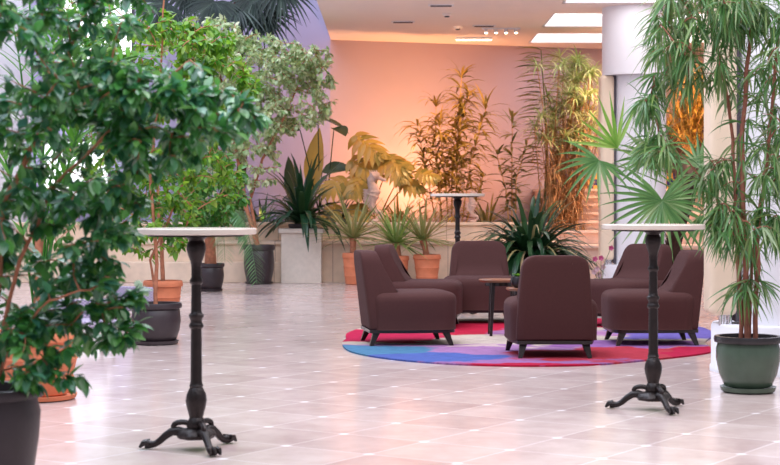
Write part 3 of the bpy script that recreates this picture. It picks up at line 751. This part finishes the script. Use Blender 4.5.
# date palm in a small dark tub
g = ground(210.5, 291); t = thing('potted_palm', 'small date palm with a drooping feathery frond in a dark tub between two larger pots', 'plant', g)
zs = pot(t, 'tub', .195, .37)
MB().tube([(0, 0, zs-.02), (.0, 0, .6), (-.02, 0, .85), (0, 0, 1.0)], [.09, .075, .08, .05], 14).build('trunk', M['bark'], t)
for k, (x, y, dd) in enumerate([(257, 284, -.9), (242, 240, .3), (170, 250, 0), (180, 190, .3), (235, 190, 0), (215, 160, .5), (150, 215, -.5), (225, 262, -.9), (196, 225, -.8)]):
    e = px(x, y, g.y+dd)-g; m_ = Vector((e.x*.75, e.y*.6, max(1.55, e.z+.25)))
    pinnate(t, [(0, 0, .98), m_, e], .32, .030, M['phoenix'], 46, k, .4, flat=-.1)
tree('potted_ficus', 'pale variegated ficus with twisted tan stems in the tall charcoal pot beside the stone plinth', 259, 284, 'tub', .24, .58,
     [([(247, 210, 0), (240, 170, 0), (228, 110, 0), (215, 50, 0)], .035, .015), ([(250, 200, .1), (262, 160, 0), (285, 115, 0), (300, 80, 0)], .028, .012), ([(244, 205, 0), (225, 165, .2), (200, 110, .3)], .022, .01)],
     [(205, 42, 0, 55, .7, 28, 100), (255, 66, 0, 58, .7, 32, 190), (300, 60, 0, 36, .5, 18, 80), (292, 105, 0, 42, .6, 28, 110), (240, 120, 0, 52, .7, 40, 150), (205, 130, .3, 35, .6, 45, 50), (318, 80, 0, 16, .3, 22, 26), (258, 160, 0, 30, .4, 28, 34), (215, 195, .2, 28, .5, 28, 30)],
     (.095, oval(.046)), M['ficus_var'], M['bark'], 23, lpt=14, twig=.005)

# stone plinth with the dark strap-leaved plant standing on it
g = ground(302, 282.5); D = g.y
t = thing('stone_plinth', 'pale square stone plinth with a moulded top beneath the dark strap-leaved plant', 'plinth', (g.x, g.y+.05, 0))
MB().box((0, 0, .385), (.62, .56, .77)).build('shaft', M['plinth'], t, smooth=False, bevel=.006); MB().box((0, 0, .805), (.70, .64, .07)).build('cap', M['plinth'], t, smooth=False, bevel=.012)
t2 = thing('strap_leaved_plant', 'dark glossy strap-leaved plant sitting on the pale stone plinth', 'plant', (g.x, g.y+.05, .84))
MB().lathe([(.16, 0), (.2, .005), (.22, .07), (.19, .07), (.18, .05)], 24).build('bowl', M['darkpot'], t2)
MB().lathe([(.18, .05), (.04, .055)], 20).build('soil', M['soil'], t2)
straps(t2, (0, 0, .05), 64, 1.15, .095, (.3, 1.5), 1.8, M['strap'], 31)
f = straps(t2, (0, 0, .05), 3, .95, .085, (.7, .8), 3.6, M['strap'], 33, 'hanging_leaves', az=(-1.9, -1.1), rad0=.18)

# soil-grown plants in the planter (soil surface at 0.86)
ZS = .86
def planted(name, label, x, D, cat='plant', z=ZS): return thing(name, label, cat, ((x-390)*D/F, D, z))
def paddle(t, a, b_, L, W, d, mt, seed, droop=.5, roll=0, petiole=True):
    f = MB(); a, b_ = Vector(a), Vector(b_); m_ = a.lerp(b_, .55)+Vector((0, 0, .12))
    f.tube([a*(1-u)**2+m_*2*u*(1-u)+b_*u*u for u in (0, .2, .4, .6, .8, 1)], [.016, .014, .012, .01, .009, .008], 7)
    f.leaf(b_, d, L, [W*.1, W*.7, W*.95, W, W*.9, W*.72, W*.4, 0], droop, .35, roll)
    return f.build('leaf', mt, t)
D = 26.9; t = planted('bird_of_paradise_plant', 'tall paddle-leaved plant with broad dark leaves against the warm wall', 318, D); o = t.location
for k, (sx_, sy_, L, W, d, roll, mk) in enumerate([(296, 205, .75, .22, (-.12, -.1, 1), 1.4, 'paddle'), (312, 190, .95, .26, (.10, 0, 1), 1.3, 'monstera'), (330, 165, .62, .20, (1, -.1, -.25), .3, 'paddle'), (322, 172, .5, .2, (.8, -.3, .25), .9, 'paddle'),
                                                (318, 118, .55, .2, (1, -.2, -.3), .1, 'paddle'), (300, 130, .5, .24, (-.6, -.4, .2), .9, 'paddle'), (340, 200, .5, .2, (.7, -.3, .6), 1.2, 'monstera'), (334, 128, .32, .22, (.5, -.6, -.2), .2, 'paddle')]):
    b_ = px(sx_, sy_, D-.05*k)-o; paddle(t, (.03*(k-3), 0, 0), b_, L*1.1, W*1.3, d, M[mk], k, .5, roll)
def monstera_leaf(t, a, b_, L, d, seed, mt):
    r = random.Random(seed); f = MB(); a, b_, d = Vector(a), Vector(b_), Vector(d).normalized(); m_ = a.lerp(b_, .6)+Vector((0, 0, .1))
    f.tube([a*(1-u)**2+m_*2*u*(1-u)+b_*u*u for u in (0, .25, .5, .75, 1)], [.014, .012, .01, .008, .007], 7)
    sd = d.cross(Vector((0, -.8, .6))).normalized(); n = 7
    for k in range(n):
        u = k/(n-1); p = b_+d*L*u*.85
        wl = L*.62*math.sin(math.pi*(.22+.72*u))**.7
        for s in (-1, 1):
            f.leaf(p, sd*s*(1-.55*u)+d*(.05+.75*u)+Vector((0, 0, -.12-.1*r.random())), wl, [L*.10, L*.17, L*.18, L*.15, L*.08, 0], .7, .15, up=(0, -.7, .7))
    f.leaf(b_, d, L, [L*.1, L*.12, L*.12, L*.1, L*.08, 0], .3, .1, up=(0, -.7, .7))
    return f.build('leaf', mt, t)
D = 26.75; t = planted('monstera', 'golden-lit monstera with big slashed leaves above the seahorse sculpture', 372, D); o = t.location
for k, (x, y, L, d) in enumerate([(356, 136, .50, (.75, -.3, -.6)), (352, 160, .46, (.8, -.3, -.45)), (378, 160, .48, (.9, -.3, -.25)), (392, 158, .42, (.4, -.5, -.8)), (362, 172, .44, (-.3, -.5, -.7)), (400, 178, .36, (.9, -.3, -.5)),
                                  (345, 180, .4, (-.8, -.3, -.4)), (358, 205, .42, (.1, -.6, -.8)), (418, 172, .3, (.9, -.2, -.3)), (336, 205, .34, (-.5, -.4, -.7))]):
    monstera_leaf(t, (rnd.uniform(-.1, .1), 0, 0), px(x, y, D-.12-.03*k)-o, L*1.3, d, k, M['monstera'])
# spiky potted plants before the ledge
def spiky(x, yb, r_, h_, crown_y, cx, label, seed, mk, L=.62, n=70):
    g = ground(x, yb); t = thing('potted_dracaena', label, 'plant', g); zs = pot(t, 'terracotta', r_, h_, False)
    c = px(cx, crown_y, g.y)-g
    MB().tube([(0, 0, zs-.03), (c.x*.4, 0, (zs+c.z)/2), c], [.055, .045, .06], 12).build('trunk', M['bark'], t)
    straps(t, c, n, L, .040, (-.2, 1.15), .35, M[mk], seed, 'foliage', wprof=[.6, 1, 1, .9, .8, .6, .3, 0], jit=.2)
spiky(353, 284.5, .16, .48, 238, 353, 'leftmost spiky plant in a terracotta pot, beside the stone plinth', 41, 'spiky', .82, 60)
spiky(399, 285, .15, .44, 243, 396, 'brighter green spiky plant in terracotta partly behind the lounge chairs', 42, 'spiky2', .82, 60)
spiky(427, 285, .205, .46, 240, 423, 'rightmost spiky plant in the widest terracotta pot', 43, 'spiky', .84, 60)

# low undergrowth on the planter soil; the dark ones added to stand in for shade
for (x, D, n, mk, lb) in ((262, 26.85, 46, 'strap', 'low dark plant added to deepen the shade behind the tall charcoal pot'), (296, 26.9, 40, 'strap', 'low dark plant added to deepen the shade behind the stone plinth'), (338, 26.85, 44, 'paddle', 'low dusky plant added to deepen the shade under the monstera'), (225, 26.8, 40, 'darkpalm', 'low dark plant added to deepen the shade behind the small date palm'),
                          (486, 26.9, 40, 'goldgreen', 'low olive leafy plant right of the smaller seahorse'), (398, 26.9, 44, 'monstera', 'low golden leafy plant between the larger seahorse and the tall cane plant')):
    t = planted('low_plant', lb, x, D)
    straps(t, (0, 0, 0), n, .62, .045, (.1, 1.4), 1.6, M[mk], x, 'foliage', rad0=.08)
# seahorse sculptures standing on the ledge
def seahorse(x, D, z0, H, label, flip=1):
    t = thing('seahorse_sculpture', label, 'sculpture', ((x-390)*D/F, D, z0))
    s = H
    MB().lathe([(.10*s, 0), (.11*s, .01), (.10*s, .05*s), (.07*s, .07*s)], 24).build('pedestal', M['seahorse'], t)
    body = [(.06, .07, .03), (.12, .09, .035), (.155, .14, .04), (.13, .19, .045), (.06, .21, .05), (0, .24, .06), (-.04, .32, .075), (-.05, .42, .10), (-.02, .52, .125), (.0, .60, .125), (-.02, .68, .10), (-.05, .76, .08), (-.05, .83, .085), (.0, .90, .10), (.06, .91, .085), (.09, .895, .06)]
    P_ = [Vector((a*flip*s, 0, b_*s)) for a, b_, c in body]
    pts, rd = [], []
    for i in range(len(P_)-1):
        for q in range(3): pts.append(P_[i].lerp(P_[i+1], q/3)); rd.append((body[i][2]+(body[i+1][2]-body[i][2])*q/3)*s*(1.07 if q == 0 else .96))
    pts.append(P_[-1]); rd.append(body[-1][2]*s)
    MB().tube(pts, rd, 16).build('body', M['seahorse'], t)
    MB().tube([Vector((.08*flip*s, 0, .885*s)), Vector((.16*flip*s, 0, .85*s)), Vector((.215*flip*s, 0, .83*s)), Vector((.235*flip*s, 0, .825*s))], [.05*s, .033*s, .032*s, .042*s], 14).build('snout', M['seahorse'], t)
    cr = MB()
    for k in range(4): cr.tube([Vector(((-.06+.035*k)*flip*s, 0, .95*s)), Vector(((-.09+.045*k)*flip*s, 0, 1.03*s))], [.025*s, .008*s], 8)
    cr.build('coronet', M['seahorse'], t)
    fn = MB()
    for k in range(6): fn.leaf((-.10*flip*s, 0, (.36+.05*k)*s), (-1*flip, 0, .3), .13*s, [.05*s, .06*s, .05*s, 0], 0, .1, up=(0, 1, 0))
    fn.build('fin', M['seahorse'], t)
    ey = MB()
    for sy in (-1, 1): ey.lathe([(.004, -.02*s), (.02*s, -.012*s), (.024*s, 0), (.02*s, .012*s), (.004, .02*s)], 12, (.03*flip*s, sy*.088*s, .905*s))
    ey.build('eye', M['seahorse'], t)
seahorse(374, 26.25, .925, .82, 'larger stone seahorse sculpture on the ledge under the monstera leaves')
seahorse(473, 26.25, .925, .50, 'smaller stone seahorse sculpture right of the distant bistro table')

# cane plants lit by the warm lamps
D = 26.8; t = planted('cane_plant', 'tall golden-lit cane plant with narrow drooping leaves before the orange wall', 455, D); o = t.location
def pl(*q): return [px(x, y, D+dd)-o for x, y, dd in q]
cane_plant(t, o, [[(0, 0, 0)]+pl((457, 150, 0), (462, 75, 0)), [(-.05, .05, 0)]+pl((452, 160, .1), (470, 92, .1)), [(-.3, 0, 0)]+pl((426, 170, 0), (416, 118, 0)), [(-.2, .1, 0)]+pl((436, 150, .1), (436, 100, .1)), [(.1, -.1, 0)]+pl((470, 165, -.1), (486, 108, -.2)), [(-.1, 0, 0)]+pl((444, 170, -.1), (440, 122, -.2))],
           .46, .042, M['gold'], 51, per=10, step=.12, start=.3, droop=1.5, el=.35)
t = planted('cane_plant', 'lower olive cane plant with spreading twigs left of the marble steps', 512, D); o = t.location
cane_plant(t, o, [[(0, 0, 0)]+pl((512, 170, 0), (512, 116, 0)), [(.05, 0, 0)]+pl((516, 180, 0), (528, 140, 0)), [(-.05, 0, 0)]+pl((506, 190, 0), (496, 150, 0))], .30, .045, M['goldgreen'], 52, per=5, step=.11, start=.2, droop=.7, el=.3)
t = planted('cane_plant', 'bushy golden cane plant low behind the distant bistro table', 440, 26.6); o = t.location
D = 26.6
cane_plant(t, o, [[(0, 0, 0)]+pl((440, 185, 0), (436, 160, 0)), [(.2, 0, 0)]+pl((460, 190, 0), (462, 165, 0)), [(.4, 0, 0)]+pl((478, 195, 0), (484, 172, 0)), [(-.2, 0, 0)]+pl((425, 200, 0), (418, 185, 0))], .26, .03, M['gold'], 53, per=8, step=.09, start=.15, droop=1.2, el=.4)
D = 26.2
t = thing('reed_plant', 'very tall reed plant with dry orange stalks and pale green tops before the round column', 'plant', ((566-390)*D/F, D, .60)); o = t.location
r = random.Random(5); st = MB()
tops = []
for k in range(60):
    x0 = r.uniform(-.42, .20); x1 = x0+r.uniform(-.15, .55); h = r.uniform(1.6, 3.0)
    a = Vector((x0*.7, r.uniform(-.25, .3), 0)); b_ = Vector((x1, r.uniform(-.4, .3), h)); m_ = a.lerp(b_, .5)+rvec(r)*.12
    st.tube([a*(1-u)**2+m_*2*u*(1-u)+b_*u*u for u in (0, .25, .5, .75, 1)], [.013, .011, .009, .007, .005], 5, cap=False); tops.append((b_, m_))
st.build('stems', M['reeddry'], t)
f = MB()
for b_, m_ in tops:
    for k in range(26):
        a = r.uniform(0, 6.283); e = r.uniform(-.3, .9)
        f.leaf(b_, (math.cos(a)*math.cos(e), math.sin(a)*math.cos(e), math.sin(e)), r.uniform(.2, .5), [.012, .026, .022, .010, 0], r.uniform(.6, 1.8), .3)
f.build('foliage', M['reed'], t)
f = MB()
for b_, m_ in tops:
    for k in range(30):
        p = m_.lerp(b_, r.uniform(-.8, .9)); a = r.uniform(0, 6.283)
        f.leaf((p.x, p.y, max(.1, p.z)), (math.cos(a), math.sin(a), r.uniform(-.6, .5)), r.uniform(.2, .4), [.010, .018, .015, .008, 0], r.uniform(1, 2.5), .3)
f.build('dry_leaves', M['reeddry'], t)
t = thing('tiered_leaf_plant', 'slender plant with tiers of flat slanted leaves left of the tall reeds', 'plant', ((544-390)*26.4/F, 26.4, .86)); o = t.location; D = 26.4
f = MB(); st = MB(); top = px(541, 50, D)-o; st.tube([(0, 0, 0), Vector((.05, 0, top.z*.5)), top], [.018, .014, .008], 8)
for k in range(30):
    u = .3+.7*k/29; p = Vector((0, 0, 0)).lerp(top, u)
    for s in (-1, 1, -1): f.leaf(p, (s*1.0, r.uniform(-.8, .3), r.uniform(-.05, .25)), r.uniform(.30, .5), [.02, .075, .085, .06, 0], .5, .3)
st.build('stem', M['greenstem'], t); f.build('foliage', M['goldgreen'], t)

# big strap-leaved plant in a pot behind the chairs
g = ground(530, 297); t = thing('strap_leaved_plant', 'large bushy dark strap-leaved plant in a pot behind the rear-view lounge chair', 'plant', g)
zs = pot(t, 'tub', .27, .50)
straps(t, (0, 0, zs-.02), 170, .98, .074, (.45, 1.45), 2.4, M['strap'], 61, rad0=.10, wprof=[.5, .8, 1, 1, 1, .95, .85, .6, 0])
straps(t, (0, 0, zs-.02), 80, .8, .075, (.1, .9), 2.0, M['strap'], 63, 'lower_leaves', rad0=.12, wprof=[.5, .8, 1, 1, 1, .95, .85, .6, 0])
straps(t, (0, 0, zs-.02), 40, 1.15, .035, (.5, 1.2), 2.9, M['strapvar'], 62, 'pale_leaves', rad0=.12)

# fan palm at the right
D = 17.4; t = thing('potted_palm', 'fan palm with a leaning shaggy trunk behind the right tall bistro table', 'plant', ((684-390)*D/F, D, 0)); o = t.location
zs = pot(t, 'tub', .15, .26)
q = [Vector((0, 0, zs-.02))]+[px(x, y, D)-o for x, y in ((676, 276), (672, 250), (679, 222), (687, 196), (689, 180))]
tr = MB().tube(q, [.05, .065, .085, .085, .10, .05], 14)
for k in range(130):
    u = r.random()*(len(q)-1.2); i = int(u); p = q[i].lerp(q[i+1], u-i); a = r.uniform(0, 6.283)
    tr.leaf(p+Vector((math.cos(a), math.sin(a), 0))*.06, (math.cos(a)*.5, math.sin(a)*.5, 1), .14, [.04, .035, .02, 0], .1, .3)
tr.build('trunk', M['barkdark'], t)
cr = q[-2]
FL = [((662, 201), -.35, (.05, -.3, -1), (0, -1, .25), .78, 290, 26, .5, 'fan'), ((617, 148), -.1, (-.55, -.1, 1), (.2, -1, .1), .62, 105, 8, .1, 'fanlime'), ((599, 161), -.2, (-.5, -.3, -.6), (0, -1, .6), .55, 200, 13, .8, 'fan'),
      ((700, 168), -.3, (.5, -.3, .3), (0, -1, .5), .5, 250, 20, .7, 'fan'), ((650, 160), .2, (-.2, .2, 1), (0, -1, .3), .5, 220, 16, .7, 'fan'), ((706, 215), -.3, (.7, -.3, -.3), (0, -1, .5), .5, 240, 18, .7, 'fan')]
for k, ((x, y), dd, ax, nn, L, sp, n, dr, mk) in enumerate(FL):
    fan_leaf(t, px(x, y, D+dd)-o, ax, nn, L, .045, M[mk], sp, n, dr, cr, seed=k)

# tall narrow-leaved tree in a green pot, right foreground
g = ground(748, 392); D = g.y
t = thing('potted_podocarpus', 'tall narrow-leaved tree with reddish stems in a green glazed pot at right', 'plant', g)
zs = pot(t, 'green', .205, .33)
P = lambda x, y, dd=0: px(x, y, D+dd)
zv = Vector((0, 0, zs-.03))
stems = [([g+zv, P(744, 240), P(742, 130), P(752, 20), P(750, -60)], .020, .010), ([g+zv+Vector((.05, 0, 0)), P(757, 240), P(768, 150), P(776, 60), P(790, -40)], .017, .009), ([g+zv+Vector((-.04, .03, 0)), P(738, 230), P(733, 140, .1), P(720, 60), P(700, -20)], .015, .008),
         ([g+zv+Vector((.02, .05, 0)), P(752, 260, .1), P(760, 200, .2), P(785, 120, .2)], .012, .006)]
bl = [(P(705, 10), (.40, .4, .13), 38), (P(660, 40), (.12, .3, .14), 12), (P(690, 75), (.26, .3, .14), 16), (P(650, 110), (.07, .25, .10), 9), (P(655, 150), (.12, .3, .10), 13), (P(718, 180), (.10, .3, .16), 13), (P(760, 50), (.3, .4, .35), 38),
      (P(765, 150), (.22, .35, .3), 28), (P(755, 225), (.2, .3, .2), 22), (P(722, 225), (.12, .2, .14), 10), (P(735, -20), (.5, .4, .1), 20), (P(748, 290), (.14, .12, .07), 7)]
ficus(t, g, stems, bl, (.23, [.005, .012, .0145, .014, .010, .005, 0]), M['podo'], M['barkred'], 71, lpt=14, arch=.35, hang=1.0, twig=.0032, dr=(.4, 1.5))

# dark palm hanging in from the top left
D = 26.3; t = thing('tall_fan_palm', 'tall dark palm whose drooping crown hangs in at the top left', 'plant', ((236-390)*D/F, 26.75, ZS)); o = t.location
top = px(236, -14, 25.9)-o
MB().tube([(0, 0, 0), Vector((.1, 0, top.z*.5)), top], [.09, .07, .06], 12).build('trunk', M['barkdark'], t)
for k, (x, y, ax) in enumerate([(215, 2, (-.3, -.4, -.9)), (255, -4, (.35, -.4, -.9)), (188, -8, (-.7, -.3, -.6)), (280, -12, (.7, -.3, -.7)), (236, 6, (0, -.7, -.7)), (205, -30, (-.6, -.2, .3)), (270, -35, (.6, -.2, .3)), (168, 4, (-.8, -.3, -.5)), (262, 14, (.2, -.4, -.9))]):
    fan_leaf(t, px(x, y, 25.6+.1*(k % 3))-o, ax, (0, -1, .4), .82, .05, M['darkpalm'], 220, 26, 1.3, top, seed=80+k)

# golden branch arrangement glowing between the columns
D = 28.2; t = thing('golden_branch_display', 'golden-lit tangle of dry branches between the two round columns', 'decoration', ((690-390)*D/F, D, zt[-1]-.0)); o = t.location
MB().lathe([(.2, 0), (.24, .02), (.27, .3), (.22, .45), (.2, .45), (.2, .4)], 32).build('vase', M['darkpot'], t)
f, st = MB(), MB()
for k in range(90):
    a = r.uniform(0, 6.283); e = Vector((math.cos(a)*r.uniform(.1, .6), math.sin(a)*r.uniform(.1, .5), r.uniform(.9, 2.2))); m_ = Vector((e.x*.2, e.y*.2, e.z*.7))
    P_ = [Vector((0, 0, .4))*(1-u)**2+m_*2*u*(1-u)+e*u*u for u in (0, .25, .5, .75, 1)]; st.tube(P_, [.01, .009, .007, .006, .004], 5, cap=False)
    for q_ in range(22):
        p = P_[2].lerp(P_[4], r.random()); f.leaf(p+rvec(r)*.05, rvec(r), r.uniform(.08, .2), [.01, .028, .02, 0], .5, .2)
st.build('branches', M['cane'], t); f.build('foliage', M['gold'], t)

# orchid behind the right rear chair
g = ground(601, 316); t = thing('potted_orchid', 'pink and white speckled orchid peeping out left of the half-turned rear chair', 'plant', g)
MB().lathe([(.07, 0), (.08, .01), (.10, .2), (.11, .36), (.10, .36), (.095, .3)], 28).build('pot', M['darkpot'], t)
MB().lathe([(.098, .33), (.02, .335)], 20).build('soil', M['soil'], t)
for (x, y, mk) in ((595, 259, 'pink'), (601, 258, 'pink'), (611, 248, 'pink'), (597, 269, 'petal'), (603, 267, 'petal'), (599, 275, 'petal'), (594, 272, 'petal')):
    p = px(x, y, g.y+rnd.uniform(-.1, .1))-g; st = MB().tube([(0, 0, .3), (p.x*.4, p.y*.4, p.z*.8), p], .003, 5).build('stem', M['greenstem'], t)
    mm = MB()
    for k in range(5): a = k*1.2566; mm.leaf(p, (math.cos(a), -.4, math.sin(a)), .036, [.008, .028, .026, 0], .1, .2, up=(0, -1, 0))
    mm.build('flower', M[mk], st)
straps(t, (0, 0, .33), 7, .24, .05, (.3, .9), 1.2, M['strap'], 91)

# woven lounge chair glimpsed behind the left foliage
def weave():
    m, nt, b = nodes('lilac_woven_fabric'); N = nt.nodes.new; L = nt.links.new
    g = N('ShaderNodeTexCoord'); ck = N('ShaderNodeTexChecker'); ck.inputs['Scale'].default_value = 45; ck.inputs[1].default_value = c4(S(186, 172, 190)); ck.inputs[2].default_value = c4(S(140, 130, 162)); L(g.outputs['Object'], ck.inputs[0])
    L(ck.outputs[0], b.inputs['Base Color']); b.inputs['Roughness'].default_value = .8; return m
M['weave'] = weave()
for (x, yb, a, lb) in ((84, 345, 25, 'pale lilac woven lounge chair glimpsed through the left foliage'), (118, 326, -35, 'second pale woven chair beside the round dark tub, mostly behind leaves')):
    g = ground(x, yb); t = thing('woven_lounge_chair', lb, 'chair', g, R(a), 'pale woven chairs at the left'); t.scale = (1, 1, .62)
    MB().prism(rounded([(-.25, -.25), (.25, -.25), (.25, .25), (-.25, .25)], .06), .26, .36).build('seat', M['weave'], t, smooth=False, bevel=.02)
    b_ = MB().prism(rounded([(-.25, .18), (.25, .18), (.27, .27), (-.27, .27)], .03), .34, .62).build('backrest', M['weave'], t, smooth=False, bevel=.02)
    for sx_ in (-1, 1):
        for sy in (-1, 1): MB().tube([(sx_*.23, sy*.2, 0), (sx_*.2, sy*.18, .27)], [.012, .018], 10).build('leg', M['darkwood'], t)
